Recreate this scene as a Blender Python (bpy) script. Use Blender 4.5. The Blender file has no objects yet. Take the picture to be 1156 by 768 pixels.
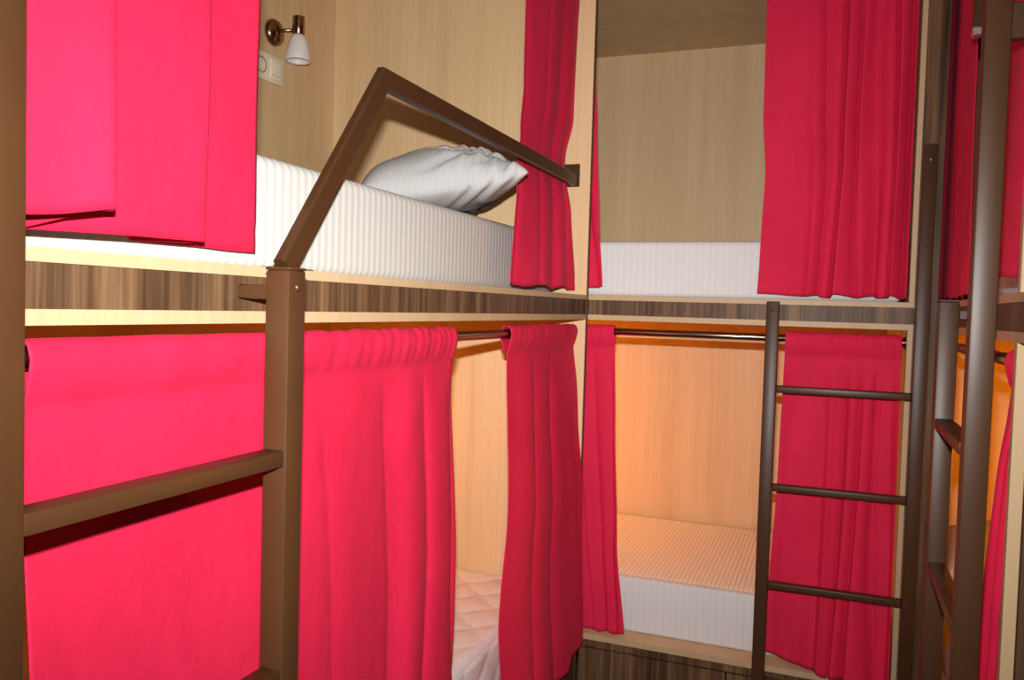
import bpy, bmesh, math, random
from mathutils import Vector, Matrix

# ------------------------------------------------------------------ camera, world, light, exposure
scene = bpy.context.scene
COL = scene.collection
CAM = Vector((0.7635, -2.6519, 1.4567))
YAW, PITCH, ROLL = 0.3708, -0.0396, 0.0293
fw = Vector((-math.sin(YAW)*math.cos(PITCH), math.cos(YAW)*math.cos(PITCH), math.sin(PITCH)))
rt = Vector((math.cos(YAW), math.sin(YAW), 0))
up = rt.cross(fw)
rt2 = math.cos(ROLL)*rt + math.sin(ROLL)*up
up2 = -math.sin(ROLL)*rt + math.cos(ROLL)*up
cd = bpy.data.cameras.new('camera')
cd.sensor_width = 36.0
cd.lens = 36.0*930.0/1156.0
cd.clip_start = 0.02
cam = bpy.data.objects.new('camera', cd)
COL.objects.link(cam)
cam.matrix_world = Matrix(((rt2.x, up2.x, -fw.x, CAM.x), (rt2.y, up2.y, -fw.y, CAM.y), (rt2.z, up2.z, -fw.z, CAM.z), (0, 0, 0, 1)))
scene.camera = cam

world = bpy.data.worlds.new('world')
scene.world = world
world.use_nodes = True
world.node_tree.nodes['Background'].inputs[0].default_value = (1.0, 0.9, 0.8, 1)
world.node_tree.nodes['Background'].inputs[1].default_value = 0.02

# flash of the photographer's camera, mounted above the lens
fl = bpy.data.lights.new('flash', 'AREA')
fl.shape = 'RECTANGLE'
fl.size, fl.size_y = 0.04, 0.018
fl.energy = 24.0
fl.spread = math.radians(100)
fl.color = (1.0, 0.985, 0.96)
flo = bpy.data.objects.new('flash', fl)
COL.objects.link(flo)
fp = CAM + up2*0.115 + fw*0.02 - rt2*0.003
flo.matrix_world = Matrix(((rt2.x, up2.x, -fw.x, fp.x), (rt2.y, up2.y, -fw.y, fp.y), (rt2.z, up2.z, -fw.z, fp.z), (0, 0, 0, 1)))

vs = scene.view_settings
vs.view_transform = 'Standard'
vs.look = 'None'
vs.exposure = 0.0
vs.gamma = 1.0
vs.use_curve_mapping = False

# warm reading lamps of the lower berths
LAMP_COL = (1.0, 0.37, 0.02)
LAMP_W = {'left': 7.5, 'back': 23.0, 'right': 17.0}

# ------------------------------------------------------------------ materials
def new_mat(name):
    m = bpy.data.materials.new(name)
    m.use_nodes = True
    nt = m.node_tree
    return m, nt, nt.nodes['Principled BSDF']

def node(nt, t, **kw):
    n = nt.nodes.new(t)
    for k, v in kw.items():
        setattr(n, k, v)
    return n

def ramp(nt, stops):
    r = nt.nodes.new('ShaderNodeValToRGB')
    e = r.color_ramp.elements
    while len(e) > 2:
        e.remove(e[-1])
    for i, (p, c) in enumerate(stops):
        if i < 2:
            e[i].position = p
        else:
            e.new(p)
        e[i].color = (*c, 1)
    return r

def mapping(nt, scale, rot=(0, 0, 0)):
    tc = nt.nodes.new('ShaderNodeTexCoord')
    mp = nt.nodes.new('ShaderNodeMapping')
    mp.inputs['Scale'].default_value = scale
    mp.inputs['Rotation'].default_value = rot
    nt.links.new(tc.outputs['Object'], mp.inputs['Vector'])
    return mp

def wood(name, stops, broad=(9, 9, .5), fine=(70, 70, 2.2), mixf=.45, rough=.45, bump=.02, spec=.3):
    m, nt, b = new_mat(name)
    m1, m2 = mapping(nt, broad), mapping(nt, fine)
    n1 = node(nt, 'ShaderNodeTexNoise'); n1.inputs['Scale'].default_value = 1; n1.inputs['Detail'].default_value = 3; n1.inputs['Distortion'].default_value = .4
    n2 = node(nt, 'ShaderNodeTexNoise'); n2.inputs['Scale'].default_value = 1; n2.inputs['Detail'].default_value = 4
    nt.links.new(m1.outputs[0], n1.inputs['Vector']); nt.links.new(m2.outputs[0], n2.inputs['Vector'])
    mx = node(nt, 'ShaderNodeMix', data_type='FLOAT'); mx.inputs[0].default_value = mixf
    nt.links.new(n1.outputs['Fac'], mx.inputs[2]); nt.links.new(n2.outputs['Fac'], mx.inputs[3])
    r = ramp(nt, stops)
    nt.links.new(mx.outputs[0], r.inputs[0]); nt.links.new(r.outputs[0], b.inputs['Base Color'])
    bp = node(nt, 'ShaderNodeBump'); bp.inputs['Strength'].default_value = bump; bp.inputs['Distance'].default_value = .002
    nt.links.new(n2.outputs['Fac'], bp.inputs['Height']); nt.links.new(bp.outputs[0], b.inputs['Normal'])
    b.inputs['Roughness'].default_value = rough
    b.inputs['Specular IOR Level'].default_value = spec
    return m

M = {}
M['oak'] = wood('light_oak_laminate', [(.3, (.54, .36, .185)), (.5, (.62, .425, .232)), (.7, (.68, .485, .28))], broad=(13, 13, .35), fine=(130, 130, 3.0), mixf=.42, rough=.55)
M['edge'] = wood('cream_edge_band', [(.3, (.40, .27, .145)), (.7, (.47, .335, .195))], rough=.5)
M['walnut'] = wood('dark_walnut_laminate', [(.32, (.030, .015, .008)), (.45, (.072, .037, .019)), (.56, (.125, .068, .034)), (.68, (.20, .115, .055))],
                   broad=(28, 28, 1.2), fine=(120, 120, 4), mixf=.4, rough=.45, bump=.03, spec=.14)
M['floor'] = wood('brown_floor_laminate', [(.3, (.10, .06, .035)), (.7, (.2, .125, .07))], broad=(6, .6, 6), fine=(60, 3, 60), rough=.4)

def plain(name, c, rough=.5, metal=0.0, spec=.5, noise=0.0, nscale=30, bump=0.0):
    m, nt, b = new_mat(name)
    b.inputs['Base Color'].default_value = (*c, 1)
    b.inputs['Roughness'].default_value = rough
    b.inputs['Metallic'].default_value = metal
    b.inputs['Specular IOR Level'].default_value = spec
    mp = mapping(nt, (nscale, nscale, nscale))
    n = node(nt, 'ShaderNodeTexNoise'); n.inputs['Scale'].default_value = 1; n.inputs['Detail'].default_value = 4
    nt.links.new(mp.outputs[0], n.inputs['Vector'])
    if noise:
        r = ramp(nt, [(.3, tuple(x*(1-noise) for x in c)), (.7, tuple(min(1, x*(1+noise)) for x in c))])
        nt.links.new(n.outputs['Fac'], r.inputs[0]); nt.links.new(r.outputs[0], b.inputs['Base Color'])
    if bump:
        bp = node(nt, 'ShaderNodeBump'); bp.inputs['Strength'].default_value = bump; bp.inputs['Distance'].default_value = .003
        nt.links.new(n.outputs['Fac'], bp.inputs['Height']); nt.links.new(bp.outputs[0], b.inputs['Normal'])
    return m

M['steel'] = plain('brown_powder_coated_steel', (.050, .0205, .0075), rough=.40, spec=.26, noise=.06, nscale=9)
M['bolt'] = plain('brown_bolt_head', (.10, .045, .02), rough=.35, metal=.6, noise=.1)
M['chrome'] = plain('chrome_rod', (.27, .19, .15), rough=.18, metal=1.0, noise=.03)
M['bronze'] = plain('bronze_lamp_metal', (.30, .19, .11), rough=.22, metal=1.0, noise=.05)
M['plastic'] = plain('cream_plastic', (.80, .72, .56), rough=.4, noise=.02)
M['plastic_dark'] = plain('dark_socket_hole', (.25, .21, .15), rough=.5, noise=.05)
M['plaster'] = plain('white_plaster', (.72, .68, .6), rough=.9, noise=.03, nscale=6, bump=.05)
M['glass_off'] = plain('frosted_lamp_glass', (.70, .66, .62), rough=.35, noise=.03)
M['screw'] = plain('zinc_screw', (.6, .58, .55), rough=.3, metal=.9, noise=.03)

def lit_glass():
    m, nt, b = new_mat('lit_lamp_glass')
    b.inputs['Base Color'].default_value = (.9, .75, .55, 1)
    b.inputs['Emission Color'].default_value = (*LAMP_COL, 1)
    b.inputs['Emission Strength'].default_value = 6
    n = node(nt, 'ShaderNodeTexNoise'); n.inputs['Scale'].default_value = 40
    bp = node(nt, 'ShaderNodeBump'); bp.inputs['Strength'].default_value = .05
    nt.links.new(n.outputs['Fac'], bp.inputs['Height']); nt.links.new(bp.outputs[0], b.inputs['Normal'])
    return m
M['glass_on'] = lit_glass()

def fabric_red():
    m, nt, b = new_mat('crimson_curtain_fabric')
    mp = mapping(nt, (6, 6, 3)); n = node(nt, 'ShaderNodeTexNoise'); n.inputs['Scale'].default_value = 1; n.inputs['Detail'].default_value = 5; n.inputs['Roughness'].default_value = .65
    nt.links.new(mp.outputs[0], n.inputs['Vector'])
    r = ramp(nt, [(.3, (.56, .0115, .050)), (.7, (.67, .0165, .066))])
    nt.links.new(n.outputs['Fac'], r.inputs[0]); nt.links.new(r.outputs[0], b.inputs['Base Color'])
    b.inputs['Roughness'].default_value = .75
    b.inputs['Specular IOR Level'].default_value = .18
    b.inputs['Sheen Weight'].default_value = .03
    b.inputs['Sheen Tint'].default_value = (1, .35, .5, 1)
    m2 = mapping(nt, (420, 420, 420)); n2 = node(nt, 'ShaderNodeTexNoise'); n2.inputs['Scale'].default_value = 1; n2.inputs['Detail'].default_value = 2
    nt.links.new(m2.outputs[0], n2.inputs['Vector'])
    m3 = mapping(nt, (22, 22, 14)); n3 = node(nt, 'ShaderNodeTexNoise'); n3.inputs['Scale'].default_value = 1; n3.inputs['Detail'].default_value = 3
    nt.links.new(m3.outputs[0], n3.inputs['Vector'])
    b1 = node(nt, 'ShaderNodeBump'); b1.inputs['Strength'].default_value = .25; b1.inputs['Distance'].default_value = .001
    b2 = node(nt, 'ShaderNodeBump'); b2.inputs['Strength'].default_value = .5; b2.inputs['Distance'].default_value = .004
    nt.links.new(n2.outputs['Fac'], b1.inputs['Height']); nt.links.new(n3.outputs['Fac'], b2.inputs['Height'])
    nt.links.new(b1.outputs[0], b2.inputs['Normal']); nt.links.new(b2.outputs[0], b.inputs['Normal'])
    tr = node(nt, 'ShaderNodeBsdfTranslucent'); tr.inputs[0].default_value = (.60, .02, .07, 1)
    mx = node(nt, 'ShaderNodeMixShader'); mx.inputs[0].default_value = .09
    out = nt.nodes['Material Output']
    nt.links.new(b.outputs[0], mx.inputs[1]); nt.links.new(tr.outputs[0], mx.inputs[2]); nt.links.new(mx.outputs[0], out.inputs[0])
    return m
M['red'] = fabric_red()

def ribbed(name, c, dirn, freq, depth, dark=.86, rot=0.0):
    # woven ticking: fine ribs along one direction
    m, nt, b = new_mat(name)
    tc = nt.nodes.new('ShaderNodeTexCoord'); mp = nt.nodes.new('ShaderNodeMapping')
    mp.inputs['Rotation'].default_value = (0, 0, rot)
    nt.links.new(tc.outputs['Object'], mp.inputs['Vector'])
    w = node(nt, 'ShaderNodeTexWave', wave_type='BANDS', bands_direction=dirn, wave_profile='SIN')
    w.inputs['Scale'].default_value = freq*math.pi/10   # freq ribs per metre
    w.inputs['Distortion'].default_value = .15; w.inputs['Detail'].default_value = 1
    nt.links.new(mp.outputs[0], w.inputs['Vector'])
    r = ramp(nt, [(.25, tuple(x*dark for x in c)), (.75, c)])
    nt.links.new(w.outputs['Fac'], r.inputs[0]); nt.links.new(r.outputs[0], b.inputs['Base Color'])
    bp = node(nt, 'ShaderNodeBump'); bp.inputs['Strength'].default_value = .5; bp.inputs['Distance'].default_value = depth
    nt.links.new(w.outputs['Fac'], bp.inputs['Height']); nt.links.new(bp.outputs[0], b.inputs['Normal'])
    b.inputs['Roughness'].default_value = .9; b.inputs['Specular IOR Level'].default_value = .15
    return m
M['tick_y'] = ribbed('striped_white_ticking', (.53, .52, .49), 'Y', 46, .0011, dark=.9)
M['tick_x'] = ribbed('striped_white_ticking_cross', (.62, .61, .60), 'X', 46, .001, dark=.96)
M['tick_diag'] = ribbed('diagonal_ribbed_ticking', (.90, .88, .76), 'X', 66, .003, dark=.88)
M['quilt'] = plain('quilted_white_cover', (.74, .70, .68), rough=.9, spec=.1, noise=.05, nscale=60, bump=.1)
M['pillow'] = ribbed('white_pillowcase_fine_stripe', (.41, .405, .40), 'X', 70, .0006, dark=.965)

# ------------------------------------------------------------------ helpers
ORG = {}
def link(name, bm, mat, parent=None, smooth=False, mods=()):
    me = bpy.data.meshes.new(name)
    bmesh.ops.recalc_face_normals(bm, faces=bm.faces[:])
    o = bpy.data.objects.new(name, me)
    COL.objects.link(o)
    if parent is not None:
        org = ORG[parent.name]
        o.parent = parent
    else:
        xs = [v.co for v in bm.verts]
        org = Vector(((min(v.x for v in xs)+max(v.x for v in xs))/2, (min(v.y for v in xs)+max(v.y for v in xs))/2, min(v.z for v in xs)))
        o.location = org
    ORG[o.name] = org
    bmesh.ops.translate(bm, verts=bm.verts[:], vec=-org)
    bm.to_mesh(me); bm.free()
    me.materials.append(mat)
    if smooth:
        for p in me.polygons:
            p.use_smooth = True
        if smooth == 'auto':
            me.set_sharp_from_angle(angle=math.radians(40))
    return o

def thing(name, label, cat, loc, group=None):
    o = bpy.data.objects.new(name, None)
    o.empty_display_size = .05
    COL.objects.link(o)
    o.location = loc
    ORG[o.name] = Vector(loc)
    o['label'] = label; o['category'] = cat
    if group:
        o['group'] = group
    return o

def tag(o, label, cat, group=None):
    o['label'] = label; o['category'] = cat
    if group:
        o['group'] = group
    return o

def struct(o):
    o['kind'] = 'structure'
    return o

def bxm(x0, x1, y0, y1, z0, z1, bev=0.0, seg=1, bm=None):
    own = bm is None
    b = bmesh.new()
    r = bmesh.ops.create_cube(b, size=1)
    for v in b.verts:
        v.co = Vector(((x0+x1)/2 + v.co.x*(x1-x0), (y0+y1)/2 + v.co.y*(y1-y0), (z0+z1)/2 + v.co.z*(z1-z0)))
    if bev:
        bmesh.ops.bevel(b, geom=b.edges[:], offset=bev, segments=seg, profile=.5, affect='EDGES')
    return b

def box(name, mat, parent, x0, x1, y0, y1, z0, z1, bev=0.0, seg=1):
    return link(name, bxm(min(x0, x1), max(x0, x1), min(y0, y1), max(y0, y1), z0, z1, bev, seg), mat, parent, smooth='auto' if bev else False)

def sweep(path, w, d, upv, closed_ends=True, bev=.004):
    """rounded rectangular tube along a polyline with mitred joints; w across upv-plane, d along upv"""
    b = bmesh.new()
    n = Vector(upv).normalized()
    P = [Vector(p) for p in path]
    prof = []
    k = bev
    for sx, sy, pts in ((1, 1, ((1, 0), (0, 1))), (-1, 1, ((0, 1), (1, 0))), (-1, -1, ((1, 0), (0, 1))), (1, -1, ((0, 1), (1, 0)))):
        for (a, c) in pts:
            prof.append((sx*(w/2 - (k if c else 0)), sy*(d/2 - (k if a else 0))))
    rings = []
    for i, p in enumerate(P):
        if i == 0: t = (P[1]-P[0]).normalized(); s = 1; side = t.cross(n).normalized()
        elif i == len(P)-1: t = (P[-1]-P[-2]).normalized(); s = 1; side = t.cross(n).normalized()
        else:
            t1 = (P[i]-P[i-1]).normalized(); t2 = (P[i+1]-P[i]).normalized()
            s1 = t1.cross(n).normalized(); s2 = t2.cross(n).normalized()
            side = (s1+s2).normalized(); s = 1/max(.3, side.dot(s1))
        rings.append([b.verts.new(p + side*a*s + n*c) for a, c in prof])
    for i in range(len(rings)-1):
        for j in range(len(prof)):
            b.faces.new((rings[i][j], rings[i][(j+1) % len(prof)], rings[i+1][(j+1) % len(prof)], rings[i+1][j]))
    b.faces.new(rings[0]); b.faces.new(rings[-1])
    return b

def lathe(profile, origin, axis, seg=24):
    """profile: list of (r, h) along axis"""
    b = bmesh.new()
    ax = Vector(axis).normalized()
    a = ax.orthogonal().normalized(); c = ax.cross(a)
    O = Vector(origin)
    rings = []
    for r, h in profile:
        if r < 1e-6:
            rings.append([b.verts.new(O+ax*h)])
        else:
            rings.append([b.verts.new(O + ax*h + (a*math.cos(2*math.pi*k/seg)+c*math.sin(2*math.pi*k/seg))*r) for k in range(seg)])
    for i in range(len(rings)-1):
        A, B = rings[i], rings[i+1]
        for k in range(seg):
            k2 = (k+1) % seg
            if len(A) == 1 and len(B) == 1: continue
            if len(A) == 1: b.faces.new((A[0], B[k], B[k2]))
            elif len(B) == 1: b.faces.new((A[k], A[k2], B[0]))
            else: b.faces.new((A[k], A[k2], B[k2], B[k]))
    return b

def cyl(name, mat, parent, p0, p1, r, seg=20):
    p0, p1 = Vector(p0), Vector(p1)
    L = (p1-p0).length
    return link(name, lathe([(0, 0), (r*.92, 0), (r, r*.1), (r, L-r*.1), (r*.92, L), (0, L)], p0, p1-p0, seg), mat, parent, smooth='auto')

def lerp(tab, t):
    if t <= tab[0][0]: return tab[0][1]
    for (a, b), (c, d) in zip(tab, tab[1:]):
        if t <= c:
            k = (t-a)/(c-a); k = k*k*(3-2*k)*.5 + k*.5
            return b+(d-b)*k
    return tab[-1][1]

# ------------------------------------------------------------------ heights shared by the three bunks
Z_BOARD0, Z_BOARD1 = 1.4896, 1.5045     # upper berth board
Z_CEIL0, Z_CEIL1 = 1.4236, 1.4406       # ceiling board of the lower berth
Z_BASE0, Z_BASE1 = .3465, .3645         # lower berth board
TOP = 2.60
W = 1.042                               # right bunk front plane

# ------------------------------------------------------------------ room shell
def shell(name, mat, *a):
    return struct(link(name, bxm(*a), mat))
shell('floor', M['floor'], -1.2, 2.2, -3.6, 1.15, -.05, 0)
shell('ceiling', M['plaster'], -1.2, 2.2, -3.6, 1.15, 2.62, 2.68)
shell('wall_back', M['plaster'], -1.2, 2.2, 1.0, 1.1, 0, 2.62)
shell('wall_left', M['plaster'], -1.15, -1.05, -3.5, 1.0, 0, 2.62)
shell('wall_right', M['plaster'], 2.05, 2.15, -3.5, 1.0, 0, 2.62)
shell('wall_front', M['plaster'], -1.2, 2.2, -3.6, -3.5, 0, 2.62)
shell('trim_1', M['walnut'], W+.021, W+.041, -3.5, -1.193, 0, 2.62)      # walnut facing along the passage, right
shell('trim_2', M['walnut'], -.02, 0, -3.5, -2.222, 0, 2.62)       # walnut facing along the passage, left

# ------------------------------------------------------------------ bunks
# left bunk: x -1..0, y -2.2..0
LB = thing('bunk_bed', 'built-in double bunk along the left wall, nearest the camera, with oak interior', 'bunk bed', (-.5, -1.1, 0), 'built-in bunks')
def left(name, mat, *a, **k): return box(name, M[mat], LB, *a, **k)
left('upper_board', 'oak', -1.0, -.002, -2.2, -.016, Z_BOARD0, Z_BOARD1, bev=.0012)
left('fascia', 'walnut', -.022, -.003, -2.2, -.016, Z_CEIL1, Z_BOARD0)
left('ceiling_board', 'oak', -1.0, -.002, -2.2, -.016, Z_CEIL0, Z_CEIL1, bev=.0012)
left('base_board', 'oak', -1.0, -.002, -2.2, -.016, Z_BASE0, Z_BASE1, bev=.0012)
left('base_rail', 'walnut', -.022, -.003, -2.2, -.016, .322, Z_BASE0)
for y0, y1 in ((-2.195, -1.111), (-1.105, -.020)):
    left('drawer_front', 'walnut', -.020, -.001, y0, y1, .065, .317, bev=.001)
left('plinth', 'walnut', -.07, -.055, -2.2, -.016, 0, .065)
left('back_panel', 'oak', -1.018, -1.0, -2.2, -.0, Z_BASE1, Z_CEIL0)
left('back_panel', 'oak', -1.018, -1.0, -2.2, -.0, Z_BOARD1, TOP-.018)
left('end_panel', 'oak', -1.0, -.0015, -.016, -.0005, Z_BASE1, Z_CEIL0)
left('end_panel', 'oak', -1.0, -.0015, -.016, -.0005, Z_BOARD1, TOP-.018)
left('corner_strip', 'walnut', -.0015, .0012, -.0165, -.0005, 0, TOP)
left('end_panel', 'oak', -1.0, -.0, -2.218, -2.2, 0, TOP)
left('top_panel', 'oak', -1.0, 0, -2.2, -.0, TOP-.018, TOP)
left('header', 'walnut', -.022, -.003, -2.2, -.016, 2.562, TOP-.018)

# bunk across the end: x -1..0.981, y 0..0.95
BB = thing('bunk_bed', 'built-in double bunk across the far end of the passage', 'bunk bed', (0, .48, 0), 'built-in bunks')
def back(name, mat, *a, **k): return box(name, M[mat], BB, *a, **k)
back('upper_board', 'oak', -.98, .981, .002, .95, Z_BOARD0, Z_BOARD1, bev=.0012)
back('fascia', 'walnut', 0.002, .981, .003, .022, Z_CEIL1, Z_BOARD0)
back('ceiling_board', 'oak', -.98, .981, .002, .95, Z_CEIL0, Z_CEIL1, bev=.0012)
back('base_board', 'oak', -.98, .981, .002, .95, Z_BASE0, Z_BASE1, bev=.0012)
back('base_rail', 'walnut', 0.002, .981, .003, .022, .322, Z_BASE0)
for x0, x1 in ((.006, .490), (.495, .979)):
    back('drawer_front', 'walnut', x0, x1, .001, .020, .065, .317, bev=.001)
back('plinth', 'walnut', 0.002, .981, .055, .07, 0, .065)
back('back_panel', 'oak', -.98, .965, .95, .968, Z_BASE1, Z_CEIL0)
back('back_panel', 'oak', -.98, .965, .95, .968, Z_BOARD1, TOP-.018)
back('side_panel', 'edge', .966, .981, 0, .95, Z_BASE1, Z_CEIL0, bev=.0008)
back('side_panel', 'edge', .966, .981, 0, .95, Z_BOARD1, TOP-.018, bev=.0008)
back('side_panel', 'oak', -.998, -.98, .0, .95, 0, TOP)
back('top_panel', 'oak', -.98, .981, 0, .95, TOP-.018, TOP)
back('header', 'walnut', 0.002, .981, .003, .022, 2.562, TOP-.018)
back('filler_panel', 'walnut', .9815, W-.001, .002, .018, 0, TOP)

# right bunk: x W..2, y -1.19..0.95
RB = thing('bunk_bed', 'built-in double bunk along the right wall, seen edge-on behind the nearest ladder', 'bunk bed', (1.5, -.1, 0), 'built-in bunks')
def right(name, mat, *a, **k): return box(name, M[mat], RB, *a, **k)
right('upper_board', 'oak', W+.002, 1.99, -1.19, .95, Z_BOARD0, Z_BOARD1, bev=.0012)
right('fascia', 'walnut', W+.003, W+.022, -1.19, -.0, Z_CEIL1, Z_BOARD0)
right('ceiling_board', 'oak', W+.002, 1.99, -1.19, .95, Z_CEIL0, Z_CEIL1, bev=.0012)
right('base_board', 'oak', W+.002, 1.99, -1.19, .95, Z_BASE0, Z_BASE1, bev=.0012)
right('base_rail', 'walnut', W+.003, W+.022, -1.19, 0, .322, Z_BASE0)
for y0, y1 in ((-1.185, -.597), (-.591, -.006)):
    right('drawer_front', 'walnut', W+.001, W+.020, y0, y1, .065, .317, bev=.001)
right('plinth', 'walnut', W+.055, W+.07, -1.19, 0, 0, .065)
right('back_panel', 'oak', 1.99, 2.008, -1.19, .95, Z_BASE1, Z_CEIL0)
right('back_panel', 'oak', 1.99, 2.008, -1.19, .95, Z_BOARD1, TOP-.018)
right('end_panel', 'oak', 1.0, 1.99, .95, .968, Z_BASE1, Z_CEIL0)
right('end_panel', 'oak', 1.0, 1.99, .95, .968, Z_BOARD1, TOP-.018)
right('post', 'edge', W, W+.020, -1.116, -1.096, Z_BASE1, Z_CEIL0, bev=.0012)
right('post', 'edge', W, W+.020, -1.116, -1.096, Z_BOARD1, TOP-.018, bev=.0012)
right('column', 'walnut', W+.021, W+.039, -1.19, -1.098, Z_BASE1, Z_CEIL0)
right('column', 'walnut', W+.021, W+.039, -1.19, -1.098, Z_BOARD1, TOP-.018)
right('end_panel', 'oak', W+.040, 1.99, -1.19, -1.172, Z_BASE1, Z_CEIL0)
right('end_panel', 'oak', W+.040, 1.99, -1.19, -1.172, Z_BOARD1, TOP-.018)
right('top_panel', 'oak', W, 1.99, -1.19, .95, TOP-.018, TOP)
right('header', 'walnut', W+.003, W+.022, -1.19, 0, 2.562, TOP-.018)

for z0, z1 in ((Z_BOARD0, Z_BOARD1), (Z_CEIL0, Z_CEIL1), (Z_BASE0, Z_BASE1)):
    left('edge_band', 'edge', -.002, 0, -2.2, -.0165, z0, z1)
    back('edge_band', 'edge', .0015, .981, 0, .002, z0, z1)
    right('edge_band', 'edge', W, W+.002, -1.19, 0, z0, z1)

# ------------------------------------------------------------------ mattresses
def mattress(label, x0, x1, y0, y1, z0, z1, mat, topmat=None, bev=.022, group='mattresses', piping=None):
    t = thing('mattress', label, 'mattress', ((x0+x1)/2, (y0+y1)/2, z0), group)
    link('body', bxm(x0, x1, y0, y1, z0, z1, bev, 4), M[mat], t, smooth=True)
    if topmat:
        b = bmesh.new()
        m = bev*.75; nx, ny = 60, 60
        g = {}
        for i in range(nx+1):
            for j in range(ny+1):
                u, v = i/nx, j/ny
                x = x0+m+(x1-x0-2*m)*u; y = y0+m+(y1-y0-2*m)*v
                e = min(1, min(u, 1-u)*25)*min(1, min(v, 1-v)*25)
                g[i, j] = b.verts.new((x, y, z1-.002+.005*e))
        for i in range(nx):
            for j in range(ny):
                b.faces.new((g[i, j], g[i+1, j], g[i+1, j+1], g[i, j+1]))
        link('cover', b, M[topmat], t, smooth=True)
    return t

def quilt_mattress(label, x0, x1, y0, y1, z0, z1, group='mattresses'):
    t = thing('mattress', label, 'mattress', ((x0+x1)/2, (y0+y1)/2, z0), group)
    link('body', bxm(x0, x1, y0, y1, z0, z1-.004, .02, 3), M['quilt'], t, smooth=True)
    # quilted top and front skins: diamond cells with sewn valleys, wavy seam lines
    def puff(a, c):
        a += .008*math.sin(c*38); c += .008*math.sin(a*38)
        p, q = (a+c)/.17, (a-c)/.17
        return (abs(math.sin(math.pi*p))*abs(math.sin(math.pi*q)))**.38
    b = bmesh.new()
    nx, ny = 110, 220
    g = {}
    for i in range(nx+1):
        for j in range(ny+1):
            x = x0+.006+(x1-x0-.012)*i/nx; y = y0+.006+(y1-y0-.012)*j/ny
            e = min(1, min(i, nx-i)/2)*min(1, min(j, ny-j)/2)
            g[i, j] = b.verts.new((x, y, z1-.010+(.004+.007*puff(x, y))*e))
    for i in range(nx):
        for j in range(ny):
            b.faces.new((g[i, j], g[i+1, j], g[i+1, j+1], g[i, j+1]))
    link('quilted_top', b, M['quilt'], t, smooth=True)
    b = bmesh.new(); g = {}
    nz = 24
    for i in range(nz+1):
        for j in range(ny+1):
            z = z0+.02+(z1-z0-.034)*i/nz; y = y0+.02+(y1-y0-.04)*j/ny
            e = min(1, min(i, nz-i)/2)*min(1, min(j, ny-j)/2)
            g[i, j] = b.verts.new((x1-.004+(.003+.007*puff(z*1.2, y))*e, y, z))
    for i in range(nz):
        for j in range(ny):
            b.faces.new((g[i, j], g[i+1, j], g[i+1, j+1], g[i, j+1]))
    link('quilted_side', b, M['quilt'], t, smooth=True)
    return t

mattress('white vertically striped mattress on the upper left berth, under the pillow', -.985, -.115, -2.15, -.03, Z_BOARD1, 1.697, 'tick_y')
mattress('plain white mattress on the upper berth across the far end', -.93, .955, .078, .935, Z_BOARD1, 1.692, 'tick_x')
quilt_mattress('quilted mattress on the lower left berth, in the gap between curtains', -.985, -.085, -2.15, -.03, Z_BASE1, .535)
mattress('white mattress with ribbed top on the lower berth across the far end', -.93, .955, .078, .935, Z_BASE1, .553, 'tick_x', 'tick_diag', bev=.012)
mattress('mattress on the lower right berth, in orange lamplight behind the ladder', W+.08, 1.975, -1.15, .93, Z_BASE1, .553, 'tick_x')
mattress('mattress on the upper right berth behind the hanging curtains', W+.08, 1.975, -1.15, .93, Z_BOARD1, 1.692, 'tick_x')

# ------------------------------------------------------------------ pillows
def pillow(label, c, sx, sy, h, rot, seed, creases):
    rnd = random.Random(seed)
    b = bmesh.new()
    n = 80
    V = {}
    R = Matrix.Rotation(rot[2], 3, 'Z') @ Matrix.Rotation(rot[1], 3, 'Y') @ Matrix.Rotation(rot[0], 3, 'X')
    for side in (1, -1):
        for i in range(n+1):
            for j in range(n+1):
                if side == -1 and (i in (0, n) or j in (0, n)):
                    V[side, i, j] = V[1, i, j]; continue
                u, v = -1+2*i/n, -1+2*j/n
                th = ((1-abs(u)**2.6)*(1-abs(v)**2.6))
                th = max(th, 0)**.46
                # sides pulled in between the corners
                px = u*(1-.07*(1-v*v)); py = v*(1-.07*(1-u*u))
                z = th*h*(.72 if side == 1 else -.28)
                if side == 1:
                    for (cu, cv, au, k, ln) in creases:
                        d = (u-cu)*math.cos(au)+(v-cv)*math.sin(au)
                        l = -(u-cu)*math.sin(au)+(v-cv)*math.cos(au)
                        z -= k*math.exp(-(d/.028)**2)*math.exp(-(l/ln)**2)*th**.5
                    z += .004*math.sin(7*u+3*v+seed)*th
                # crumples running down towards the right-hand end
                wr = max(0, min(1, (u+.15)/.6)); wr = wr*wr*(3-2*wr)*min(1, (1-abs(u))*7)
                ph = 9.5*(u-.35*v-.9*z/h)+1.3*math.sin(4.1*v+2.0*u+seed)
                rg = .010*wr*(abs(math.sin(ph))**.6-.5)+.005*wr*math.sin(2.3*ph+5*v)
                z += rg*th*(1 if side == 1 else -1)*.8
                py += math.copysign(1, v)*rg*2/sy*(abs(v)**3)
                V[side, i, j] = b.verts.new(Vector(c)+R @ Vector((px*sx/2, py*sy/2, z)))
    for side in (1, -1):
        for i in range(n):
            for j in range(n):
                q = (V[side, i, j], V[side, i+1, j], V[side, i+1, j+1], V[side, i, j+1])
                b.faces.new(q if side == 1 else q[::-1])
    return tag(link('pillow', b, M['pillow'], None, smooth=True), label, 'pillow', 'pillows')

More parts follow.
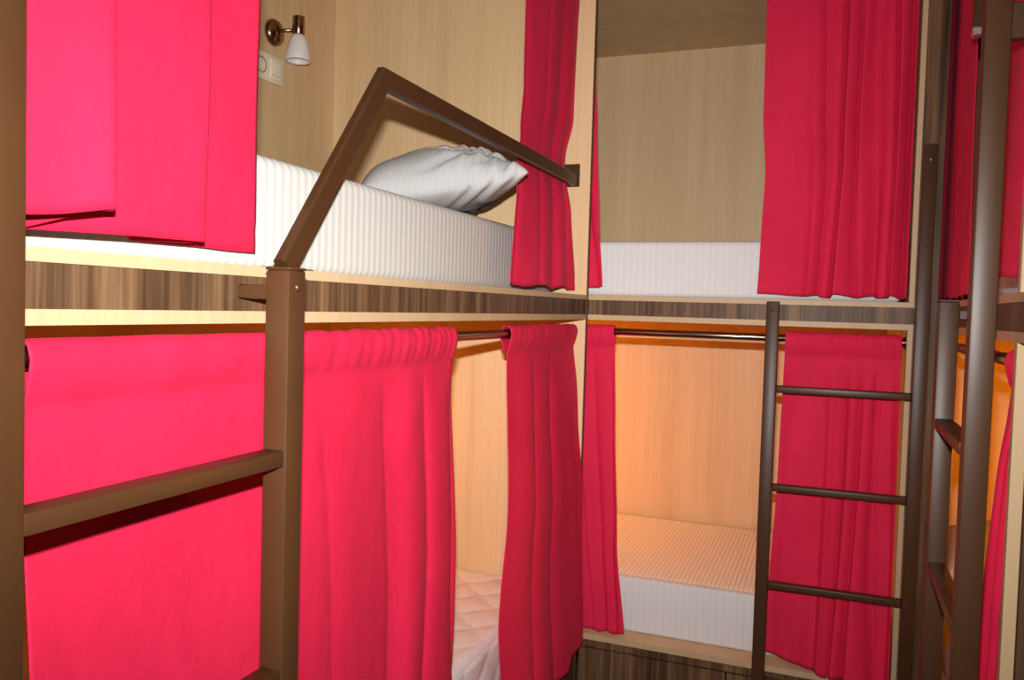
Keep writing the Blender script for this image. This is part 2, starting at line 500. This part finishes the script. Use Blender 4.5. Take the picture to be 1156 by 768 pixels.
rc = random.Random(5)
cr = []
for _ in range(30):                       # folds fanning out of the right-hand corner
    a = math.pi+rc.uniform(-1.0, .75); d = rc.uniform(.15, 1.1)
    cr.append((1.0+d*math.cos(a), -.80+d*math.sin(a)*.8, a+math.pi/2+rc.uniform(-.25, .25), rc.uniform(.008, .020), rc.uniform(.16, .40)))
cr += [(rc.uniform(-.9, .3), rc.uniform(-.95, .2), math.pi/2+rc.uniform(-.3, .3), .006, .3) for _ in range(12)]
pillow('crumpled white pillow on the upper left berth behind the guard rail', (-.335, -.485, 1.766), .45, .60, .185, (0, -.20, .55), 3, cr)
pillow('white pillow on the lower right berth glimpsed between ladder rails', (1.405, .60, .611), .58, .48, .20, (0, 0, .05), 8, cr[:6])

# ------------------------------------------------------------------ curtains
def curtain(label, plane, base, outsign, zt, zb, Lt, Rt, dens, amp, lean, seed, nu=150, nv=70, group='red curtains', wander=.25, botdrop=None, tilt=None, hdr=.021):
    """sheet hanging from a rod: plane 'x' -> runs along y at x=base; plane 'y' -> runs along x at y=base.
    Lt/Rt: left and right edge against t (0 rod .. 1 hem); dens: folds per unit s; amp/lean: offset against t; outsign: towards the passage"""
    b = bmesh.new()
    rnd = random.Random(seed)
    p1, p2, p3 = rnd.random()*6, rnd.random()*6, rnd.random()*6
    cum = [0]
    for i in range(nu):
        cum.append(cum[-1]+lerp(dens, (i+.5)/nu)/nu)
    H = zt-zb
    pocket = [(-.004, -.046), (-.0145, -.016), (-.0165, .0), (-.012, .015), (-.003, hdr), (.003, hdr), (.012, .015), (.0165, 0), (.0140, -.018), (.007, -.044)]
    rows = []
    for off, dz in pocket:
        rows.append((max(0, -dz)/H, zt+dz, off, True))
    t0 = .05/H
    for k in range(nv+1):
        t = t0+(1-t0)*k/nv
        rows.append((t, zt-t*H, 0, False))
    G = []
    for (t, z, off, pk) in rows:
        row = []
        for i in range(nu+1):
            s = i/nu
            ph = cum[i]
            ph2 = ph + wander*math.sin(2.2*t+p1+1.3*ph)*(t**.8) + .12*math.sin(5*t+p2+ph*2.1)*t
            # broad ridges with narrow creases of uneven depth
            mod = .55+.3*math.sin(1.9*ph2+p1)+.25*math.sin(4.3*ph2+p2)
            f = mod*(2*abs(math.sin(math.pi*ph2))**.7-1) + .45*math.sin(2*math.pi*(.43*ph2)+p3)
            a = lerp(amp, t)*min(1, .25+.9*lerp(dens, s)/max(d for _, d in dens))
            if pk:
                # gathered header
                o = off+.0010*math.sin(2*math.pi*ph*2.0+p1)+.0008*math.sin(2*math.pi*ph*5.3+p2)
                dn = min(1, lerp(dens, s)/9)
                z2 = z + (dn*(.0018*math.sin(2*math.pi*ph*1.5+p3)+.0018*math.sin(2*math.pi*ph*4.1)) if dz_top(z, zt) else 0)
            else:
                k0 = min(1, (t-t0)/.06)
                o = (1-k0)*(.0008) + a*f*min(1, (t-t0)/.10+.06) + lerp(lean, t)
                if tilt: o += lerp(tilt, s)*t
                z2 = z
                if t > .9:
                    z2 += ((t-.9)/.1)*(.004*math.sin(2*math.pi*ph2*.7+p1)+.003*f)
                    if botdrop: z2 += lerp(botdrop, s)*((t-.9)/.1)
                if abs(z-(zb+.03)) < H/nv*.6: o -= .0012
            l, r = lerp(Lt, t), lerp(Rt, t)
            u = l+(r-l)*s
            if not pk:
                u += .25*a*math.cos(2*math.pi*ph2)*min(1, t*3)*min(1, min(s, 1-s)*8)
            row.append(b.verts.new((base+outsign*o, u, z2) if plane == 'x' else (u, base+outsign*o, z2)))
        G.append(row)
    for i in range(len(G)-1):
        for j in range(nu):
            b.faces.new((G[i][j], G[i][j+1], G[i+1][j+1], G[i+1][j]))
    o = link('curtain', b, M['red'], None, smooth=True)
    md = o.modifiers.new('cloth_thickness', 'SOLIDIFY'); md.thickness = .0016; md.offset = 0
    return tag(o, label, 'curtain', group)

def dz_top(z, zt):
    return z-zt > .008

ZR = 1.386            # lower rods
ZU = 2.535            # upper rods
XL, YB, XR = -.045, .038, W+.030

# lower left, near: large flat panel behind the ladder
curtain('large flat crimson curtain behind the left ladder, lower berth', 'x', XL, 1, ZR, .335,
        [(0, -2.024), (.4, -2.012), (1, -2.006)], [(0, -.953), (.45, -.918), (.8, -.932), (1, -.945)],
        [(0, 1.6), (.45, 2.2), (.55, 4.5), (1, 8)], [(0, .004), (.12, .009), (.5, .013), (1, .015)], [(0, 0), (1, .028)], 11, nu=220, group='lower berth curtains')
# lower left, far: gathered at the corner
curtain('gathered crimson curtain at the far end of the lower left berth', 'x', XL, 1, ZR, .312,
        [(0, -.615), (.3, -.625), (.7, -.74), (1, -.705)], [(0, -.014), (1, -.014)],
        [(0, 2), (.4, 4), (1, 3)], [(0, .005), (.2, .010), (1, .017)], [(0, 0), (.26, .02), (.5, .045), (1, .066)], 23, nu=140, group='lower berth curtains', botdrop=[(0, -.03), (.8, -.02), (.86, .02), (1, .025)])
# lower back, left strip
curtain('narrow crimson curtain strip at the left of the lower far berth', 'y', YB, -1, ZR, .372,
        [(0, -.14), (1, -.06)], [(0, .086), (.3, .099), (.7, .122), (1, .158)],
        [(0, 5), (1, 3.5)], [(0, .004), (.3, .007), (1, .010)], [(0, 0), (1, .012)], 31, nu=90, group='lower berth curtains')
# lower back, right
curtain('crimson curtain behind the far ladder, lower berth', 'y', YB, -1, ZR, .383,
        [(0, .628), (.4, .622), (1, .600)], [(0, .955), (1, .958)],
        [(0, 2), (.3, 3), (.5, 7), (1, 8)], [(0, .005), (.2, .013), (1, .022)], [(0, 0), (.7, .008), (1, .02)], 44, nu=160, group='lower berth curtains',
        tilt=[(0, 0), (.3, .0), (.5, .03), (1, .03)], botdrop=[(0, .015), (.3, .0), (.5, -.02), (1, -.02)])
# lower right
curtain('crimson curtain tied back beside the cream post, lower right berth', 'x', XR, -1, ZR, .34,
        [(0, -1.078), (.4, -1.05), (1, -1.0)], [(0, -.945), (.12, -.95), (.5, -.84), (1, -.74)],
        [(0, 4), (1, 5)], [(0, .006), (.3, .009), (1, .012)], [(0, 0), (.2, .012), (1, .012)], 52, nu=110, group='lower berth curtains')
# upper left, far: pressed behind the guard rail
curtain('crimson curtain tucked behind the end of the guard rail, upper left berth', 'x', -.055, 1, ZU, 1.521,
        [(0, -.50), (.45, -.475), (.585, -.445), (.72, -.50), (1, -.585)], [(0, -.022), (.45, -.022), (.6, -.045), (.75, -.026), (1, -.022)],
        [(0, 2.5), (.5, 3), (1, 3.5)], [(0, .004), (.4, .010), (.58, .006), (.75, .010), (1, .012)], [(0, 0), (.45, -.012), (.56, -.030), (.62, -.030), (.75, -.012), (1, .008)], 61, nu=130, group='upper berth curtains', wander=.3)
# upper back, left sliver
curtain('thin sliver of crimson curtain at the left of the upper far berth', 'y', YB, -1, ZU, 1.532,
        [(0, -.30), (1, -.16)], [(0, -.03), (.5, .003), (.75, .018), (1, .038)],
        [(0, 5), (1, 4)], [(0, .005), (1, .010)], [(0, 0), (1, .004)], 71, nu=80, group='upper berth curtains')
# upper back, right
curtain('pleated crimson curtain hanging over the right half of the upper far berth', 'y', YB, -1, ZU, 1.518,
        [(0, .530), (.45, .535), (.62, .548), (.9, .541), (1, .538)], [(0, .958), (1, .960)],
        [(0, 1.0), (.3, 2), (.4, 8), (1, 10)], [(0, .010), (.2, .020), (1, .022)], [(0, 0), (1, .006)], 83, nu=200, group='upper berth curtains')
# upper right, two
curtain('dark crimson curtain on the upper right berth, at the far corner', 'x', XR-.004, -1, ZU, 1.515,
        [(0, -.27), (.5, -.36), (1, -.42)], [(0, .40), (1, .38)],
        [(0, 9), (1, 9)], [(0, .003), (.3, .0045), (1, .005)], [(0, 0), (1, .006)], 97, nu=120, group='upper berth curtains')
curtain('bright crimson curtain right of the nearest right-hand ladder rail, upper berth', 'x', XR-.004, -1, ZU, 1.540,
        [(0, -1.092), (1, -1.092)], [(0, -.72), (1, -.70)],
        [(0, 3), (1, 3)], [(0, .004), (1, .006)], [(0, 0), (1, .006)], 103, nu=80, group='upper berth curtains')

# upper left, near: wide flat folds overlapping like a letter
def folded_curtain():
    b = bmesh.new()
    # plan path (y, x, hem height), near end first
    key = [(-2.19, -.040, 1.535), (-2.09, -.004, 1.533), (-2.02, .003, 1.540), (-1.955, .012, 1.553), (-1.949, .004, 1.552), (-1.972, -.018, 1.546), (-2.02, -.040, 1.527),
           (-2.04, -.050, 1.525), (-2.01, -.056, 1.526), (-1.88, -.050, 1.531), (-1.752, -.044, 1.534), (-1.742, -.054, 1.534), (-1.76, -.070, 1.532), (-1.82, -.086, 1.530), (-1.83, -.094, 1.53),
           (-1.80, -.100, 1.530), (-1.70, -.098, 1.531), (-1.64, -.099, 1.530), (-1.577, -.096, 1.531)]
    pts = []
    for i in range(len(key)-1):
        p0 = Vector(key[max(0, i-1)]); p1 = Vector(key[i]); p2 = Vector(key[i+1]); p3 = Vector(key[min(len(key)-1, i+2)])
        for k in range(7):
            t = k/7
            lin = p1.lerp(p2, t)
            cub = .5*((2*p1)+(-p0+p2)*t+(2*p0-5*p1+4*p2-p3)*t*t+(-p0+3*p1-3*p2+p3)*t**3)
            pts.append(lin.lerp(cub, .6))
    pts.append(Vector(key[-1]))
    nv = 60
    G = []
    for k in range(nv+1):
        t = k/nv
        row = []
        for i, p in enumerate(pts):
            s = i/(len(pts)-1)
            z = ZU+.02+(p.z-ZU-.02)*t
            sp = min(1, t/.3)
            # at the rod the folds close up
            x = -.055+(p.y+.055)*(.25+.75*sp)*(1.0 if t < .98 else 1.0)
            y = p.x
            x += .0022*math.sin(6*t+5*s*6)+.0012*math.sin(17*t+23*s)
            if abs(z-(p.z+.042)) < .009: x -= .001
            y += .004*math.sin(4*t+s*9)*(1-t)
            row.append(b.verts.new((x, y, z)))
        G.append(row)
    for i in range(nv):
        for j in range(len(pts)-1):
            b.faces.new((G[i][j], G[i][j+1], G[i+1][j+1], G[i+1][j]))
    o = link('curtain', b, M['red'], None, smooth=True)
    md = o.modifiers.new('cloth_thickness', 'SOLIDIFY'); md.thickness = .0016; md.offset = 0
    tag(o, 'bright crimson curtain in three wide overlapping folds, upper left berth', 'curtain', 'upper berth curtains')
folded_curtain()

# ------------------------------------------------------------------ curtain rods
def rod(label, p0, p1, r=.0120):
    p0, p1 = Vector(p0), Vector(p1)
    t = thing('curtain_rod', label, 'curtain rod', tuple((p0+p1)/2), 'curtain rods')
    d = (p1-p0).normalized()
    cyl('tube', M['chrome'], t, p0+d*.003, p1-d*.003, r)
    for p, s in ((p0, 1), (p1, -1)):
        link('end_socket', lathe([(0, 0), (.019, 0), (.019, .003), (.0145, .005), (.0145, .012), (.0122, .012)], p, d*s, 20), M['chrome'], t, smooth='auto')
    return t
rod('chrome rod above the lower left berth, bare between two curtains', (XL, -2.199, ZR), (XL, -.0165, ZR))
rod('chrome rod above the lower far berth, bare left of the ladder', (-.32, YB, ZR), (.9655, YB, ZR))
rod('dark rod above the lower right berth, seen between ladder rails', (XR, -1.095, ZR), (XR, .945, ZR))
rod('rod carrying the upper left berth curtains', (-.055, -2.199, ZU), (-.055, -.0165, ZU))
rod('rod carrying the upper far berth curtains', (-.32, YB, ZU), (.9655, YB, ZU))
rod('rod carrying the upper right berth curtains', (XR-.004, -1.095, ZU), (XR-.004, .945, ZU))

# ------------------------------------------------------------------ ladders
TB = .038
def bolt(parent, p, d, r=.006, mat='bolt'):
    return link('bolt', lathe([(0, .004), (r*.55, .0036), (r*.9, .0022), (r, 0), (r, -.002)], p, d, 14), M[mat], parent, smooth=True)

# left ladder: rails in plane x .05 .. .088
x0, x1 = .050, .088
t = thing('ladder', 'wide brown steel ladder in the left foreground in front of the pink curtain', 'ladder', (.069, -1.93, 0), 'bunk ladders')
r1 = box('rail', M['steel'], t, x0, x1, -1.738, -1.700, 0, 1.498, bev=.003, seg=2)
box('end_cap', M['steel'], r1, x0-.0005, x1+.0005, -1.7385, -1.6995, 1.498, 1.5015, bev=.001)
r2 = box('rail', M['steel'], t, x0, x1, -2.158, -2.120, 0, TOP+.018, bev=.003, seg=2)
for k in range(4):
    zt = 1.256-.3*k
    box('rung', M['steel'], t, x0+.004, x1-.002, -2.120, -1.738, zt-.022, zt, bev=.0025, seg=2)
box('bracket', M['steel'], t, -.003, x0, -1.731, -1.707, 1.458, 1.478, bev=.002)
box('bracket', M['steel'], t, -.003, x0, -2.151, -2.127, 1.458, 1.478, bev=.002)
bolt(t, (x1, -1.719, 1.475), (1, 0, 0))

# far ladder: rails at y -.058 .. -.020
y0, y1 = -.058, -.020
t = thing('ladder', 'dark steel ladder with thin rungs at the far end bunk', 'ladder', (.79, -.04, 0), 'bunk ladders')
r1 = box('rail', M['steel'], t, .574, .611, y0, y1, 0, 1.498, bev=.003, seg=2)
r2 = box('rail', M['steel'], t, .981, 1.018, y0, y1, 0, 1.950, bev=.003, seg=2)
for k in range(4):
    zt = 1.244-.3*k
    box('rung', M['steel'], t, .611, .981, y0+.006, y1-.006, zt-.022, zt, bev=.004, seg=3)
for xa, zz in ((.592, 1.466), (.9995, 1.466), (.9995, 1.89)):
    box('bracket', M['steel'], t, xa-.010, xa+.010, y1, .0022 if zz > 1.6 or xa > .9 else .003, zz-.010, zz+.010, bev=.002)
bolt(t, (.5925, y0, 1.473), (0, -1, 0))
bolt(t, (1.000, y0, 1.905), (0, -1, 0), r=.004, mat='screw')

# right ladder: rails x .966 .. 1.004
x0, x1 = .966, 1.004
t = thing('ladder', 'brown steel ladder at the right edge with one rail rising out of frame', 'ladder', (.985, -.92, 0), 'bunk ladders')
r1 = box('rail', M['steel'], t, x0, x1, -.748, -.710, 0, 1.495, bev=.003, seg=2)
box('end_cap', M['steel'], r1, x0-.0005, x1+.0005, -.7485, -.7095, 1.495, 1.4985, bev=.001)
r2 = box('rail', M['steel'], t, x0+.004, x1+.004, -1.138, -1.100, 0, TOP+.018, bev=.003, seg=2)
for k in range(4):
    zt = 1.253-.3*k
    box('rung', M['steel'], t, x0+.002, x1-.002, -1.100, -.748, zt-.022, zt, bev=.0025, seg=2)
box('bracket', M['steel'], t, x1, W+.003, -.741, -.717, 1.458, 1.478, bev=.002)
box('bracket', M['steel'], t, x1+.004, W, -1.128, -1.108, 1.908, 1.966, bev=.002)

# ------------------------------------------------------------------ guard rails
t = thing('guard_rail', 'bent brown steel guard rail rising over the upper left berth', 'guard rail', (-.06, -1.56, Z_BOARD1), 'guard rails')
gx = -.053
link('tube', sweep([(gx, -1.562, Z_BOARD1+.004), (gx, -1.268, 1.8835), (gx, -.022, 1.8835)], .040, .021, (1, 0, 0), bev=.004), M['steel'], t, smooth='auto')
box('foot_plate', M['steel'], t, gx-.022, gx+.022, -1.612, -1.512, Z_BOARD1, Z_BOARD1+.004, bev=.001)
pl = box('wall_plate', M['steel'], t, -.089, -.037, -.022, -.0165, 1.862, 1.937, bev=.0015)
for zz in (1.870, 1.929):
    bolt(pl, (-.045, -.0215, zz), (0, -1, 0), r=.004)

# square tube hanging in the upper right opening, with a grey end cap
t = thing('hanging_tube', 'dark steel tube with grey end cap left of the tall right rail, near the top', 'tube', (1.03, -.6, 2.08), None)
box('tube', M['steel'], t, 1.020, 1.041, -.612, -.588, 2.090, TOP-.019, bev=.002)
box('end_cap', M['screw'], t, 1.0185, 1.0425, -.6135, -.5865, 2.074, 2.092, bev=.002)

# ------------------------------------------------------------------ wall lamps and sockets
def wall_lamp(label, wall, nrm, side, lit, group='reading lamps', watts=0):
    """wall: point on wall; nrm: out of the wall; side: direction the arm leans to"""
    P = Vector(wall); n = Vector(nrm); s = Vector(side)
    t = thing('wall_lamp', label, 'lamp', wall, group)
    link('base', lathe([(0, 0), (.043, 0), (.044, .003), (.043, .010), (.038, .018), (.028, .024), (.012, .027), (0, .028)], P, n, 32), M['bronze'], t, smooth='auto')
    a = P+n*.025+Vector((0, 0, .004)); c = P+n*.075+s*.036+Vector((0, 0, .014))
    cyl('arm', M['bronze'], t, a, c, .0055, 14)
    link('socket', lathe([(0, .030), (.019, .030), (.020, .027), (.020, -.026), (.017, -.030), (0, -.030)], c+Vector((0, 0, .012)), (0, 0, 1), 28), M['bronze'], t, smooth='auto')
    top = c+Vector((0, 0, -.016))
    link('shade', lathe([(.016, 0), (.023, -.006), (.030, -.022), (.037, -.050), (.041, -.078), (.040, -.087), (.038, -.087), (.038, -.078), (.034, -.050), (.027, -.022), (.016, -.008)], top, (0, 0, 1), 32), M['glass_on' if lit else 'glass_off'], t, smooth=True)
    link('bulb', lathe([(0, -.070), (.010, -.066), (.015, -.056), (.014, -.042), (.009, -.028), (.009, -.004)], top, (0, 0, 1), 20), M['glass_off'] if not lit else M['glass_on'], t, smooth=True)
    if watts:
        ld = bpy.data.lights.new('lamp_bulb_light', 'POINT')
        ld.energy = watts; ld.color = LAMP_COL; ld.shadow_soft_size = .02
        lo = bpy.data.objects.new('lamp_bulb_light', ld)
        COL.objects.link(lo); lo.location = top+Vector((0, 0, -.105))
    return t
wall_lamp('unlit bronze wall lamp with frosted glass shade, upper left berth', (-.9995, -.378, 2.340), (1, 0, 0), (0, 1, 0), False)
wall_lamp('lit reading lamp inside the lower left berth', (-.9995, -.30, 1.20), (1, 0, 0), (0, 1, 0), True, watts=LAMP_W['left'])
wall_lamp('lit reading lamp at the left end inside the lower far berth', (-.9795, .55, 1.14), (1, 0, 0), (0, 1, 0), True, watts=LAMP_W['back'])
wall_lamp('lit reading lamp inside the lower right berth', (1.9895, .25, 1.16), (-1, 0, 0), (0, 1, 0), True, watts=LAMP_W['right'])

t = thing('wall_socket', 'cream double plate with socket and switch below the unlit lamp', 'socket', (-.9995, -.41, 2.215), None)
fy0, fy1, fz0, fz1 = -.488, -.330, 2.174, 2.262
box('frame', M['plastic'], t, -.9999, -.991, fy0, fy1, fz0, fz1, bev=.003, seg=2)
rk = box('switch_rocker', M['plastic'], t, -.992, -.987, -.400, -.340, 2.187, 2.249, bev=.002, seg=2)
box('switch_seam', M['plastic_dark'], rk, -.9872, -.9867, -.396, -.344, 2.1985, 2.2000)
sk = link('socket_face', lathe([(.026, .002), (.024, .004), (.022, -.004), (0, -.004)], (-.9905, -.446, 2.218), (1, 0, 0), 28), M['plastic_dark'], t, smooth='auto')
for dy in (-.0095, .0095):
    link('socket_hole', lathe([(0, .0005), (.003, .0005), (.003, -.004)], (-.994, -.446+dy, 2.218), (1, 0, 0), 10), M['bolt'], sk)
